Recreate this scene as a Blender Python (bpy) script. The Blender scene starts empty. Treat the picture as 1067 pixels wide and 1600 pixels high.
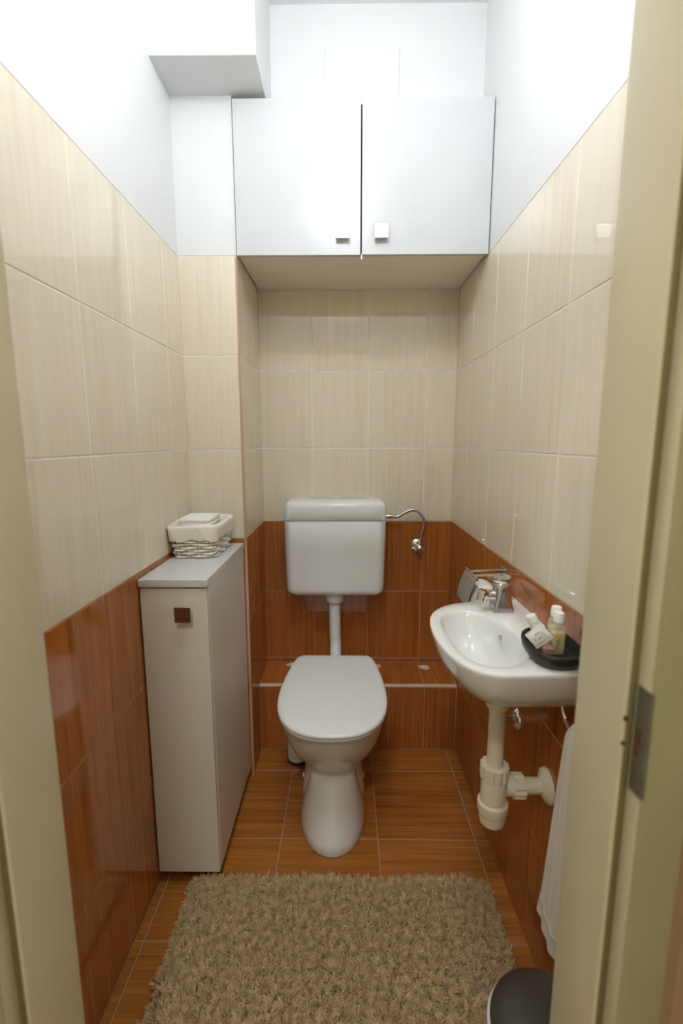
import bpy, bmesh, math, random
import numpy as np
from mathutils import Vector, Matrix

random.seed(7)
rng = np.random.default_rng(7)
scene = bpy.context.scene
COL = scene.collection

# ------------------------------------------------------------------ camera
CAM = Vector((0.0, 0.0, 1.374))
pitch, yaw, roll = 0.1542, -0.0102, -0.0012
cp, sp, cy_, sy_ = math.cos(pitch), math.sin(pitch), math.cos(yaw), math.sin(yaw)
fw = Vector((sy_ * cp, cy_ * cp, -sp)); rt = Vector((cy_, -sy_, 0)); up = rt.cross(fw)
rt2 = rt * math.cos(roll) + up * math.sin(roll); up2 = up * math.cos(roll) - rt * math.sin(roll)
cd = bpy.data.cameras.new('camera')
cam = bpy.data.objects.new('camera', cd); COL.objects.link(cam)
cam.matrix_world = Matrix(((rt2.x, up2.x, -fw.x, CAM.x), (rt2.y, up2.y, -fw.y, CAM.y), (rt2.z, up2.z, -fw.z, CAM.z), (0, 0, 0, 1)))
cd.sensor_fit = 'VERTICAL'; cd.sensor_height = 36.0; cd.sensor_width = 24.0
cd.lens = 720.05 / 1600 * 36.0
cd.clip_start = 0.02
cd.dof.use_dof = True; cd.dof.focus_distance = 1.7; cd.dof.aperture_fstop = 2.4
scene.camera = cam

# ------------------------------------------------------------------ world and exposure
w = bpy.data.worlds.new('world'); scene.world = w; w.use_nodes = True
w.node_tree.nodes['Background'].inputs[0].default_value = (0.9, 0.95, 1.0, 1)
w.node_tree.nodes['Background'].inputs[1].default_value = 0.05
vs = scene.view_settings
vs.view_transform = 'Standard'; vs.look = 'None'; vs.gamma = 1.0; vs.use_curve_mapping = False
vs.exposure = 1.58
scene.cycles.use_light_tree = False; scene.cycles.max_bounces = 7; scene.cycles.diffuse_bounces = 5; scene.cycles.glossy_bounces = 3; scene.cycles.transmission_bounces = 6
scene.cycles.caustics_reflective = False; scene.cycles.caustics_refractive = False
LAMP_EMIT = 12.5      # opal globe of the room's lamp
HALL_FILL_EMIT = 32.0       # unseen hall lamp added as fill through the doorway

# ------------------------------------------------------------------ sizes
L, R0, D, P, Q = 0.5884, 0.4865, 2.0996, 1.7177, 0.3825
SKEW = 0.0141
def RX(y): return R0 + SKEW * (D - y)          # the right wall is a little out of square
TH, TW = 0.335, 0.252                           # tile pitch, height and width
ZC = 1.005; ZT = ZC + 3 * TH
CEIL = 2.87; FRONT = 0.60; STEP_Y = 1.888; STEP_Z = 0.31

# ------------------------------------------------------------------ materials
def new_mat(name):
    m = bpy.data.materials.new(name); m.use_nodes = True
    return m, m.node_tree, m.node_tree.nodes['Principled BSDF']
def mat(name, col, rough=0.5, metal=0.0, spec=0.5, coat=0.0, var=0.0, vscale=8.0, bump=0.0, bscale=60.0, trans=0.0, ior=1.45, sheen=0.0):
    m, nt, b = new_mat(name)
    b.inputs['Base Color'].default_value = (*col, 1); b.inputs['Roughness'].default_value = rough
    b.inputs['Metallic'].default_value = metal; b.inputs['Specular IOR Level'].default_value = spec
    b.inputs['Coat Weight'].default_value = coat; b.inputs['Coat Roughness'].default_value = 0.05
    b.inputs['Transmission Weight'].default_value = trans; b.inputs['IOR'].default_value = ior
    b.inputs['Sheen Weight'].default_value = sheen
    if var or bump:
        g = nt.nodes.new('ShaderNodeNewGeometry')
    if var:
        n = nt.nodes.new('ShaderNodeTexNoise'); n.inputs['Scale'].default_value = vscale; n.inputs['Detail'].default_value = 5
        nt.links.new(g.outputs['Position'], n.inputs['Vector'])
        r = nt.nodes.new('ShaderNodeMix'); r.data_type = 'RGBA'
        r.inputs['A'].default_value = (*[c * (1 - var) for c in col], 1); r.inputs['B'].default_value = (*[min(1, c * (1 + var)) for c in col], 1)
        nt.links.new(n.outputs['Fac'], r.inputs['Factor']); nt.links.new(r.outputs['Result'], b.inputs['Base Color'])
    if bump:
        n2 = nt.nodes.new('ShaderNodeTexNoise'); n2.inputs['Scale'].default_value = bscale; n2.inputs['Detail'].default_value = 4
        nt.links.new(g.outputs['Position'], n2.inputs['Vector'])
        bp = nt.nodes.new('ShaderNodeBump'); bp.inputs['Strength'].default_value = bump; bp.inputs['Distance'].default_value = 0.002
        nt.links.new(n2.outputs['Fac'], bp.inputs['Height']); nt.links.new(bp.outputs['Normal'], b.inputs['Normal'])
    return m
def grain_mat(name, stops, scale, rough, bump=0.0, coarse=0.35, ior=1.5):
    """Streaky wood-look glaze: fine noise stretched along the grain, a little tone change from tile to tile."""
    m, nt, b = new_mat(name)
    g = nt.nodes.new('ShaderNodeNewGeometry'); oi = nt.nodes.new('ShaderNodeObjectInfo')
    off = nt.nodes.new('ShaderNodeVectorMath'); off.operation = 'SCALE'
    comb = nt.nodes.new('ShaderNodeCombineXYZ')
    for i in range(3): nt.links.new(oi.outputs['Random'], comb.inputs[i])
    nt.links.new(comb.outputs[0], off.inputs[0]); off.inputs['Scale'].default_value = 7.0
    add = nt.nodes.new('ShaderNodeVectorMath'); add.operation = 'ADD'
    nt.links.new(g.outputs['Position'], add.inputs[0]); nt.links.new(off.outputs[0], add.inputs[1])
    outs = []
    for k, mul in ((0, 1.0), (1, coarse)):
        mp = nt.nodes.new('ShaderNodeVectorMath'); mp.operation = 'MULTIPLY'
        mp.inputs[1].default_value = tuple(s * mul for s in scale)
        nt.links.new(add.outputs[0], mp.inputs[0])
        n = nt.nodes.new('ShaderNodeTexNoise'); n.inputs['Scale'].default_value = 1.0; n.inputs['Detail'].default_value = 3.5; n.inputs['Roughness'].default_value = 0.6
        nt.links.new(mp.outputs[0], n.inputs['Vector']); outs.append(n)
    mx = nt.nodes.new('ShaderNodeMath'); mx.operation = 'ADD'
    nt.links.new(outs[0].outputs['Fac'], mx.inputs[0]); nt.links.new(outs[1].outputs['Fac'], mx.inputs[1])
    hf = nt.nodes.new('ShaderNodeMath'); hf.operation = 'MULTIPLY_ADD'; hf.inputs[1].default_value = 0.5
    nt.links.new(mx.outputs[0], hf.inputs[0])
    rr = nt.nodes.new('ShaderNodeMath'); rr.operation = 'MULTIPLY_ADD'; rr.inputs[1].default_value = 0.08; rr.inputs[2].default_value = -0.04
    nt.links.new(oi.outputs['Random'], rr.inputs[0]); nt.links.new(rr.outputs[0], hf.inputs[2])
    cr = nt.nodes.new('ShaderNodeValToRGB')
    els = cr.color_ramp.elements
    els[0].position = stops[0][0]; els[0].color = (*stops[0][1], 1)
    els[1].position = stops[-1][0]; els[1].color = (*stops[-1][1], 1)
    for pos, c in stops[1:-1]:
        e = els.new(pos); e.color = (*c, 1)
    nt.links.new(hf.outputs[0], cr.inputs[0]); nt.links.new(cr.outputs[0], b.inputs['Base Color'])
    b.inputs['Roughness'].default_value = rough; b.inputs['Specular IOR Level'].default_value = 0.5; b.inputs['IOR'].default_value = ior
    if bump:
        bp = nt.nodes.new('ShaderNodeBump'); bp.inputs['Strength'].default_value = bump; bp.inputs['Distance'].default_value = 0.001
        nt.links.new(outs[0].outputs['Fac'], bp.inputs['Height']); nt.links.new(bp.outputs['Normal'], b.inputs['Normal'])
    return m
def emit_mat(name, col, strength):
    m, nt, b = new_mat(name)
    b.inputs['Base Color'].default_value = (0.9, 0.9, 0.88, 1)
    b.inputs['Emission Color'].default_value = (*col, 1); b.inputs['Emission Strength'].default_value = strength
    return m

M = {}
CR = [(0.30, (0.70, 0.605, 0.455)), (0.46, (0.765, 0.69, 0.55)), (0.66, (0.80, 0.735, 0.60))]
M['cream'] = grain_mat('cream_tile_glaze', CR, (150, 150, 5), 0.03, ior=1.62)
BR = [(0.30, (0.20, 0.057, 0.012)), (0.44, (0.365, 0.113, 0.025)), (0.55, (0.43, 0.142, 0.033)), (0.70, (0.55, 0.21, 0.06))]
M['brown'] = grain_mat('brown_tile_glaze', BR, (190, 190, 5), 0.06, 0.03, ior=1.6)
M['brown_flat'] = grain_mat('brown_floor_glaze', [(p_, tuple(c * k for c, k in zip(cc, (1.0, 1.15, 0.95)))) for p_, cc in BR], (4, 150, 150), 0.22, 0.10)
M['brown_ledge'] = grain_mat('brown_ledge_glaze', BR, (150, 5, 150), 0.2, 0.05)
M['grout_cream'] = mat('cream_grout', (0.88, 0.85, 0.78), 0.9, var=0.05)
M['grout_brown'] = mat('tan_grout', (0.46, 0.29, 0.17), 0.9, var=0.15, vscale=25)
M['paint'] = mat('white_wall_paint', (0.745, 0.755, 0.76), 0.75, bump=0.08, bscale=120)
M['frame'] = mat('cream_gloss_paint', (0.66, 0.60, 0.42), 0.32, var=0.05, vscale=5, bump=0.15, bscale=40)
M['frame_olive'] = mat('olive_gloss_paint', (0.40, 0.37, 0.21), 0.4, var=0.08, vscale=6, bump=0.15, bscale=40)  # architrave colour darkened to stand in for the dim hall
M['frame_gasket'] = mat('aged_olive_seal', (0.20, 0.165, 0.06), 0.6, var=0.2, vscale=30)  # shadow of the rebate shoulder put into the colour
M['melamine'] = mat('white_melamine', (0.60, 0.61, 0.62), 0.22, bump=0.02, bscale=300)
M['melamine_grey'] = mat('pale_grey_melamine', (0.70, 0.685, 0.63), 0.22, bump=0.02, bscale=300)
M['board_edge'] = mat('cabinet_underside_board', (0.88, 0.84, 0.74), 0.4)
M['dark_gap'] = mat('dark_gap', (0.03, 0.025, 0.02), 0.9)
M['ceramic'] = mat('white_vitreous_china', (0.76, 0.775, 0.775), 0.09, coat=0.4)
M['plastic'] = mat('white_gloss_plastic', (0.79, 0.815, 0.83), 0.16)
M['lid_plastic'] = mat('white_seat_plastic', (0.79, 0.81, 0.83), 0.2)
M['cream_plastic'] = mat('ivory_waste_plastic', (0.78, 0.72, 0.58), 0.32)
M['trim_plastic'] = mat('beige_corner_trim', (0.52, 0.36, 0.25), 0.35)
M['ledge_trim'] = mat('pale_pink_beige_trim', (0.62, 0.45, 0.33), 0.3)
M['chrome'] = mat('chrome', (0.90, 0.90, 0.90), 0.06, metal=1.0)
M['tap_chrome'] = mat('satin_chrome', (0.70, 0.71, 0.72), 0.2, metal=1.0)
M['steel'] = mat('brushed_steel', (0.55, 0.53, 0.50), 0.28, metal=1.0, bump=0.05, bscale=400)
M['knob'] = mat('satin_nickel', (0.80, 0.80, 0.80), 0.35, metal=1.0)
M['knob_dark'] = mat('bronzed_nickel', (0.36, 0.28, 0.20), 0.3, metal=1.0)
M['rust'] = mat('rusty_steel', (0.12, 0.06, 0.03), 0.7, var=0.4, vscale=60)
M['strike'] = mat('worn_steel', (0.22, 0.21, 0.16), 0.5, metal=0.6, var=0.25, vscale=40)
M['wicker'] = mat('white_painted_wicker', (0.80, 0.76, 0.68), 0.5, var=0.10, vscale=60)
M['linen'] = mat('ivory_linen_liner', (0.80, 0.77, 0.69), 0.9, bump=0.25, bscale=500, sheen=0.2)
M['paper'] = mat('white_tissue', (0.84, 0.84, 0.82), 0.9, bump=0.1, bscale=300)
M['terry'] = mat('white_terry', (0.93, 0.92, 0.89), 0.95, bump=1.0, bscale=420, sheen=0.3)
M['dish'] = mat('black_rubbery_plastic', (0.022, 0.024, 0.022), 0.42, spec=0.4)
M['cap'] = mat('white_cap_plastic', (0.85, 0.85, 0.84), 0.3)
M['clear'] = mat('clear_plastic', (0.93, 0.93, 0.88), 0.05); M['clear'].node_tree.nodes['Principled BSDF'].inputs['Alpha'].default_value = 0.22
M['liquid'] = mat('yellow_gel', (0.66, 0.57, 0.22), 0.2)
M['print'] = mat('grey_print', (0.30, 0.30, 0.32), 0.7)
M['leaf_print'] = mat('dark_green_print', (0.05, 0.08, 0.02), 0.7)
M['mauve'] = mat('mauve_wrapper', (0.32, 0.20, 0.17), 0.45)
M['rubber'] = mat('dark_rubber', (0.03, 0.03, 0.03), 0.6)
M['bin_lid'] = mat('gunmetal_lid', (0.075, 0.068, 0.055), 0.38, metal=0.35)
M['bin_body'] = mat('pale_grey_bin', (0.66, 0.68, 0.72), 0.3)
M['stone'] = mat('pale_stone_chip', (0.74, 0.62, 0.46), 0.8, var=0.15, vscale=90)
M['blue'] = mat('blue_dot', (0.05, 0.06, 0.35), 0.4)
M['hall_floor'] = mat('hall_floor', (0.30, 0.22, 0.13), 0.5, var=0.15)
M['hall_wall'] = mat('hall_wall', (0.72, 0.70, 0.60), 0.8)
M['shade'] = emit_mat('lit_opal_glass', (0.955, 0.985, 1.0), LAMP_EMIT)
M['hall_shade'] = emit_mat('lit_hall_glass', (1.0, 0.965, 0.88), HALL_FILL_EMIT)
M['socket'] = mat('lamp_base', (0.8, 0.8, 0.8), 0.4)
# rug pile: mottled taupe
def pile_mat():
    m, nt, b = new_mat('taupe_shag_pile')
    g = nt.nodes.new('ShaderNodeNewGeometry')
    n = nt.nodes.new('ShaderNodeTexNoise'); n.inputs['Scale'].default_value = 55; n.inputs['Detail'].default_value = 4
    nt.links.new(g.outputs['Position'], n.inputs['Vector'])
    cr = nt.nodes.new('ShaderNodeValToRGB'); e = cr.color_ramp.elements
    e[0].position = 0.3; e[0].color = (0.46, 0.31, 0.145, 1); e[1].position = 0.68; e[1].color = (0.82, 0.63, 0.365, 1)
    nt.links.new(n.outputs['Fac'], cr.inputs[0]); nt.links.new(cr.outputs[0], b.inputs['Base Color'])
    b.inputs['Roughness'].default_value = 0.95; b.inputs['Specular IOR Level'].default_value = 0.15; b.inputs['Sheen Weight'].default_value = 0.2
    return m
M['pile'] = pile_mat()
M['pile_back'] = mat('rug_backing', (0.24, 0.17, 0.10), 0.95)

# ------------------------------------------------------------------ helpers
BASE = {}
def empty(name, loc, label=None, cat=None, group=None):
    o = bpy.data.objects.new(name, None); o.empty_display_size = 0.05
    COL.objects.link(o); o.location = loc; BASE[o.name] = Vector(loc)
    tag(o, label, cat, group); return o
def tag(o, label=None, cat=None, group=None, kind=None):
    if label: o['label'] = label
    if cat: o['category'] = cat
    if group: o['group'] = group
    if kind: o['kind'] = kind
    return o
def obj(name, bm, m, parent=None, smooth=False, angle=40, label=None):
    """One mesh object from a bmesh in world coordinates; its origin is the root thing's base."""
    base = BASE.get(parent.name, Vector((0, 0, 0))) if parent else Vector((0, 0, 0))
    if base.length: bmesh.ops.translate(bm, verts=bm.verts, vec=-base)
    bmesh.ops.recalc_face_normals(bm, faces=bm.faces)
    me = bpy.data.meshes.new(name); bm.to_mesh(me); bm.free()
    for mm in (m if isinstance(m, (list, tuple)) else [m]): me.materials.append(M[mm])
    if smooth:
        for f in me.polygons: f.use_smooth = True
        try: me.set_sharp_from_angle(angle=math.radians(angle))
        except Exception: pass
    o = bpy.data.objects.new(name, me); COL.objects.link(o)
    if parent:
        o.parent = parent; BASE[o.name] = base
    else: BASE[o.name] = Vector((0, 0, 0))
    if label: o['label'] = label
    return o
def nb(): return bmesh.new()
def box(bm, x0, x1, y0, y1, z0, z1, bev=0.0, seg=2, mi=0):
    r = bmesh.ops.create_cube(bm, size=1.0)
    vs_ = r['verts']
    for v in vs_: v.co = Vector(((x0 + x1) / 2 + v.co.x * (x1 - x0), (y0 + y1) / 2 + v.co.y * (y1 - y0), (z0 + z1) / 2 + v.co.z * (z1 - z0)))
    fs = {f for v in vs_ for f in v.link_faces}
    for f in fs: f.material_index = mi
    if bev:
        es = list({e for v in vs_ for e in v.link_edges})
        bmesh.ops.bevel(bm, geom=es, offset=bev, segments=seg, profile=0.5, affect='EDGES')
    return bm
def loft(bm, rings, cap0=True, cap1=True, closed=True, mi=0):
    vr = [[bm.verts.new(p) for p in r] for r in rings]
    n = len(rings[0])
    for a, b in zip(vr[:-1], vr[1:]):
        for i in range(n if closed else n - 1):
            j = (i + 1) % n
            f = bm.faces.new((a[i], a[j], b[j], b[i])); f.material_index = mi
    if cap0: bm.faces.new(list(reversed(vr[0]))).material_index = mi
    if cap1: bm.faces.new(vr[-1]).material_index = mi
    return bm
def frame_of(axis):
    a = Vector(axis).normalized()
    t = Vector((0, 0, 1)) if abs(a.z) < 0.9 else Vector((1, 0, 0))
    u = a.cross(t).normalized(); v = a.cross(u).normalized()
    return a, u, v
def lathe(bm, prof, c, axis=(0, 0, 1), n=24, cap0=True, cap1=True):
    """prof: (radius, distance along axis) from c."""
    a, u, v = frame_of(axis); c = Vector(c)
    rings = [[c + a * h + (u * math.cos(2 * math.pi * i / n) + v * math.sin(2 * math.pi * i / n)) * max(r, 1e-5) for i in range(n)] for r, h in prof]
    return loft(bm, rings, cap0, cap1)
def spline(pts, k=8):
    P_ = [Vector(p) for p in pts]; out = []
    for i in range(len(P_) - 1):
        p0 = P_[max(i - 1, 0)]; p1 = P_[i]; p2 = P_[i + 1]; p3 = P_[min(i + 2, len(P_) - 1)]
        for s in range(k):
            t = s / k
            out.append(0.5 * ((2 * p1) + (p2 - p0) * t + (2 * p0 - 5 * p1 + 4 * p2 - p3) * t * t + (3 * p1 - p0 - 3 * p2 + p3) * t ** 3))
    out.append(P_[-1]); return out
def tube(bm, pts, r, n=10, cyc=False, cap=True):
    pts = [Vector(p) for p in pts]; m_ = len(pts); rings = []
    pu = None
    for i, p in enumerate(pts):
        if cyc: t = (pts[(i + 1) % m_] - pts[i - 1]).normalized()
        else: t = (pts[min(i + 1, m_ - 1)] - pts[max(i - 1, 0)]).normalized()
        if pu is None: _, u, _v = frame_of(t)
        else:
            u = pu - t * pu.dot(t); u.normalize()
        v = t.cross(u); pu = u
        rr = r[i] if isinstance(r, (list, tuple)) else r
        rings.append([p + (u * math.cos(2 * math.pi * k / n) + v * math.sin(2 * math.pi * k / n)) * rr for k in range(n)])
    if cyc: rings.append(rings[0])
    if cyc:
        vr = [[bm.verts.new(q) for q in rg] for rg in rings[:-1]]
        for i in range(len(vr)):
            a, b = vr[i], vr[(i + 1) % len(vr)]
            for k in range(n): bm.faces.new((a[k], a[(k + 1) % n], b[(k + 1) % n], b[k]))
        return bm
    return loft(bm, rings, cap, cap)
def rrect(cx, cy, hx, hy, r, z, n=6):
    r = max(min(r, hx - 1e-4, hy - 1e-4), 1e-4); out = []
    for k, (sx, sy) in enumerate(((1, 1), (-1, 1), (-1, -1), (1, -1))):
        for i in range(n + 1):
            a = math.pi / 2 * (k + i / n)
            out.append(Vector((cx + sx * (hx - r) + r * math.cos(a), cy + sy * (hy - r) + r * math.sin(a), z)))
    return out

# ------------------------------------------------------------------ tiles
TMESH = {}
TG = 0.0042          # joint width
TP = 0.0016          # how far tile faces stand proud of the joints
def tile_mesh(wd, ht, m):
    key = (round(wd, 4), round(ht, 4), m)
    if key in TMESH: return TMESH[key]
    a, b = wd / 2, ht / 2; c = 0.0009
    v = [(-a, -b, -0.004), (a, -b, -0.004), (a, b, -0.004), (-a, b, -0.004),
         (-a, -b, TP - c), (a, -b, TP - c), (a, b, TP - c), (-a, b, TP - c),
         (-a + c, -b + c, TP), (a - c, -b + c, TP), (a - c, b - c, TP), (-a + c, b - c, TP)]
    f = [(8, 9, 10, 11)]
    for k in (0, 4):
        for i in range(4):
            j = (i + 1) % 4; f.append((k + i, k + j, k + 4 + j, k + 4 + i))
    me = bpy.data.meshes.new('tile'); me.from_pydata(v, [], f); me.materials.append(M[m]); TMESH[key] = me
    return me
def tile(parent, c, u, v, wd, ht, m):
    """A tile centred on c (a point of the joint plane), u across, v up; its normal is u x v."""
    o = bpy.data.objects.new('tile', tile_mesh(wd - TG, ht - TG, m)); COL.objects.link(o)
    u, v = Vector(u), Vector(v); n = u.cross(v)
    wob = Matrix.Rotation(random.uniform(-0.0012, 0.0012), 4, 'X') @ Matrix.Rotation(random.uniform(-0.0016, 0.0016), 4, 'Y')
    mw = Matrix(((u.x, v.x, n.x, c[0]), (u.y, v.y, n.y, c[1]), (u.z, v.z, n.z, c[2]), (0, 0, 0, 1)))
    o.parent = parent; o.matrix_local = mw @ wob
    return o
def spans(lo, hi, joints):
    js = [lo] + [j for j in sorted(joints) if lo + 0.008 < j < hi - 0.008] + [hi]
    return list(zip(js[:-1], js[1:]))
def wall_tiles(parent, pt, u, a0, a1, joints, z0=0.0, z1=ZT, stop=None):
    """pt(a) -> (x, y) on the wall for the running coordinate a; u is the direction of +a seen from the room."""
    rows = [z0] + [k * TH for k in range(0, 7) if z0 + 0.01 < k * TH < z1 - 0.01] + [z1]
    for za, zb in zip(rows[:-1], rows[1:]):
        for s, e in spans(a0, a1, joints):
            x, y = pt((s + e) / 2)
            tile(parent, (x, y, (za + zb) / 2), u, (0, 0, 1), e - s, zb - za, 'brown' if zb < ZC + 0.01 else 'cream')

# ------------------------------------------------------------------ the room
def struct(name, bm, m, label, cat='wall', **k):
    o = obj(name, bm, m, **k); return tag(o, label, cat, kind='structure')
def wall_bm(bm, x0, x1, y0, y1, ztop, paint_grow=(0, 0, 0, 0)):
    """brown joints below, cream joints above, white paint on top (flush with the tile faces)."""
    box(bm, x0, x1, y0, y1, 0, ZC, mi=0); box(bm, x0, x1, y0, y1, ZC, ZT, mi=1)
    g = paint_grow
    box(bm, x0 - g[0], x1 + g[1], y0 - g[2], y1 + g[3], ZT, ztop, mi=2)
    return bm
WM = ['grout_brown', 'grout_cream', 'paint']

# floor with its square tiles
b = nb(); box(b, -0.72, 0.66, 0.44, 2.25, -0.06, -0.0016)
floor = struct('floor', b, 'grout_brown', 'glossy brown wood-look tiled floor of the small toilet room', 'floor')
fx = [-0.562, -0.226, 0.111, 0.448]; fy = [0.742, 1.078, 1.414, 1.750]
for ya, yb in spans(0.44, STEP_Y, fy):
    for xa, xb in spans(-L, 0.512, fx):
        o = tile(floor, ((xa + xb) / 2, (ya + yb) / 2, -0.0016), (1, 0, 0), (0, 1, 0), xb - xa, yb - ya, 'brown_flat')

# left wall
b = nb(); wall_bm(b, -L - 0.10, -L, FRONT - 0.1, 2.25, CEIL, (0, TP * 0.8, 0, 0))
wl = struct('wall_left', b, WM, 'left wall, cream tiles over brown tiles with white paint above')
wall_tiles(wl, lambda a: (-L, a), (0, 1, 0), FRONT, P, [1.5698 + k * TW - 6 * TW for k in range(8)])
for ch in wl.children: pass

# right wall, slightly out of square
b = nb()
for (za, zb, mi, g) in ((0, ZC, 0, 0), (ZC, ZT, 1, 0), (ZT, CEIL, 2, TP * 0.8)):
    y0, y1 = FRONT - 0.1, 2.25
    lo = [(RX(y0) - g, y0, za), (RX(y0) + 0.12, y0, za), (RX(y1) + 0.12, y1, za), (RX(y1) - g, y1, za)]
    loft(b, [[Vector(q) for q in lo], [Vector((q[0], q[1], zb)) for q in lo]], mi=mi)
wr = struct('wall_right', b, WM, 'right wall, cream tiles over brown tiles behind the washbasin')
ud = Vector((SKEW, -1, 0)).normalized()
wall_tiles(wr, lambda a: (RX(-a), -a), ud, -D, -FRONT, [-(1.8529 - k * TW) for k in range(6)])

# back wall (up to the cupboard) and the white bulkhead above it
b = nb(); box(b, -Q - 0.1, 0.60, D, D + 0.1, 0, ZC, mi=0); box(b, -Q - 0.1, 0.60, D, D + 0.1, ZC, 2.52, mi=1)
wb = struct('wall_back', b, ['grout_brown', 'grout_cream'], 'back wall of cream and brown tiles behind the toilet cistern')
bj = [-0.1522 + k * TW for k in range(-1, 4)]
wall_tiles(wb, lambda a: (a, D), (1, 0, 0), -Q, R0, bj, z0=STEP_Z)
b = nb(); box(b, -Q - 0.02, 0.60, 1.85, D + 0.1, 2.495, CEIL)
struct('wall_bulkhead', b, 'paint', 'white bulkhead wall above the two-door cupboard')

# pilaster (boxed-in shaft) on the left
b = nb(); wall_bm(b, -L - 0.02, -Q, P, D + 0.05, 2.503, (0, TP * .5, TP * 0.8, 0))
wp = struct('wall_pilaster', b, WM, 'tiled shaft jutting out at the left of the back wall')
wall_tiles(wp, lambda a: (a, P), (1, 0, 0), -L, -Q - 0.002, [])
wall_tiles(wp, lambda a: (-Q, a), (0, 1, 0), P + 0.002, D, [P + 0.235])
b = nb()
tz = [(0.0, 2.004)]
prof = []
for i in range(9):
    a = math.pi * 1.5 - i / 8 * math.pi / 2   # quarter round corner bead
    prof.append((-Q + TP + 0.0005 - 0.007 - 0.007 * math.sin(a + math.pi / 2) * 0, 0))
ring = []
cxp, cyp, rp = -Q - 0.0055, P + 0.0055, 0.0085
for i in range(9):
    a = -math.pi / 2 + i / 8 * math.pi / 2
    ring.append((cxp + rp * math.cos(a), cyp + rp * math.sin(a)))
ring.append((cxp, cyp))
loft(b, [[Vector((x, y, 0.001)) for x, y in ring], [Vector((x, y, 2.003)) for x, y in ring]])
obj('corner_trim', b, 'trim_plastic', wp, smooth=True, angle=50, label='beige plastic corner bead')

# duct soffit under the ceiling
b = nb(); box(b, -L - 0.02, -0.268, 1.553, 1.87, 2.503, CEIL, 0.003, 2)
struct('wall_soffit', b, 'paint', 'white boxed duct hanging under the ceiling in the left corner')

# step behind the toilet
b = nb(); box(b, -Q - 0.004, R0 + 0.012, STEP_Y, D + 0.02, 0, STEP_Z - TP)
ws = struct('wall_step', b, 'grout_brown', 'low brown tiled ledge along the foot of the back wall')
sj = [-0.157, 0.095, 0.346]
for s, e in spans(-Q + 0.001, R0 - 0.001, sj):
    tile(ws, ((s + e) / 2, STEP_Y, 0.15), (1, 0, 0), (0, 0, 1), e - s, 0.296, 'brown')
    tile(ws, ((s + e) / 2, (STEP_Y + 0.008 + D) / 2, STEP_Z - TP), (1, 0, 0), (0, 1, 0), e - s, D - STEP_Y - 0.010, 'brown_ledge')
b = nb(); ring = []
for i in range(7):
    a = math.pi * 1.5 - i / 6 * math.pi / 2 - 0
    a = math.pi + (math.pi / 2) * (1 - i / 6)
    ring.append((STEP_Y + 0.007 + 0.0105 * math.cos(a), STEP_Z - 0.0065 - 0.0 + 0.008 * math.sin(a)))
b2 = [(STEP_Y + 0.008, STEP_Z + 0.002)] + [(STEP_Y + 0.006 - 0.011 * math.sin(math.pi * i / 8), STEP_Z - 0.006 + 0.008 * math.cos(math.pi * i / 8)) for i in range(9)] + [(STEP_Y + 0.008, STEP_Z - 0.014)]
loft(b, [[Vector((-Q + 0.002, y, z)) for y, z in b2], [Vector((R0 - 0.003, y, z)) for y, z in b2]])
obj('edge_trim', b, 'ledge_trim', ws, smooth=True, angle=50, label='pale rounded edge strip')

# front wall around the door, ceiling
b = nb()
box(b, -0.72, -0.49, 0.46, FRONT, 0, ZC, mi=0); box(b, -0.72, -0.49, 0.46, FRONT, ZC, ZT, mi=1)
box(b, 0.393, 0.66, 0.46, FRONT, 0, ZC, mi=0); box(b, 0.393, 0.66, 0.46, FRONT, ZC, ZT, mi=1)
box(b, -0.72, 0.66, 0.46, FRONT, ZT + 0.03, CEIL, mi=2)
wf = struct('wall_front', b, WM, 'inner side of the doorway wall, cream tiles over brown tiles')
wall_tiles(wf, lambda a: (-a, FRONT), (-1, 0, 0), 0.426, L, [])
wall_tiles(wf, lambda a: (-a, FRONT), (-1, 0, 0), -0.505, -0.33, [])
b = nb(); box(b, -0.72, 0.66, 0.44, 2.25, CEIL, CEIL + 0.08)
struct('ceiling', b, 'paint', 'white ceiling of the toilet room', 'ceiling')

# hall behind the camera
b = nb(); box(b, -1.2, 1.2, -1.5, 0.44, -0.06, 0.0)
struct('floor_hall', b, 'hall_floor', 'brown floor of the hall in front of the doorway', 'floor')
b = nb(); box(b, -1.2, 1.2, -1.5, 0.44, CEIL, CEIL + 0.08)
struct('ceiling_hall', b, 'paint', 'white ceiling of the hall', 'ceiling')
b = nb(); box(b, -1.3, 1.3, -1.6, -1.5, 0, CEIL)
struct('wall_hall_back', b, 'hall_wall', 'far wall of the hall behind the camera')
b = nb(); box(b, -1.3, -1.2, -1.5, 0.46, 0, CEIL)
struct('wall_hall_left', b, 'hall_wall', 'left wall of the hall')
b = nb(); box(b, 1.2, 1.3, -1.5, 0.46, 0, CEIL)
struct('wall_hall_right', b, 'hall_wall', 'right wall of the hall')
b = nb(); box(b, -1.2, -0.565, 0.40, 0.46, 0, CEIL); box(b, 0.47, 1.2, 0.40, 0.46, 0, CEIL); box(b, -0.565, 0.47, 0.40, 0.46, 2.12, CEIL)
struct('wall_hall_front', b, 'hall_wall', 'hall side of the wall around the doorway')

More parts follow.
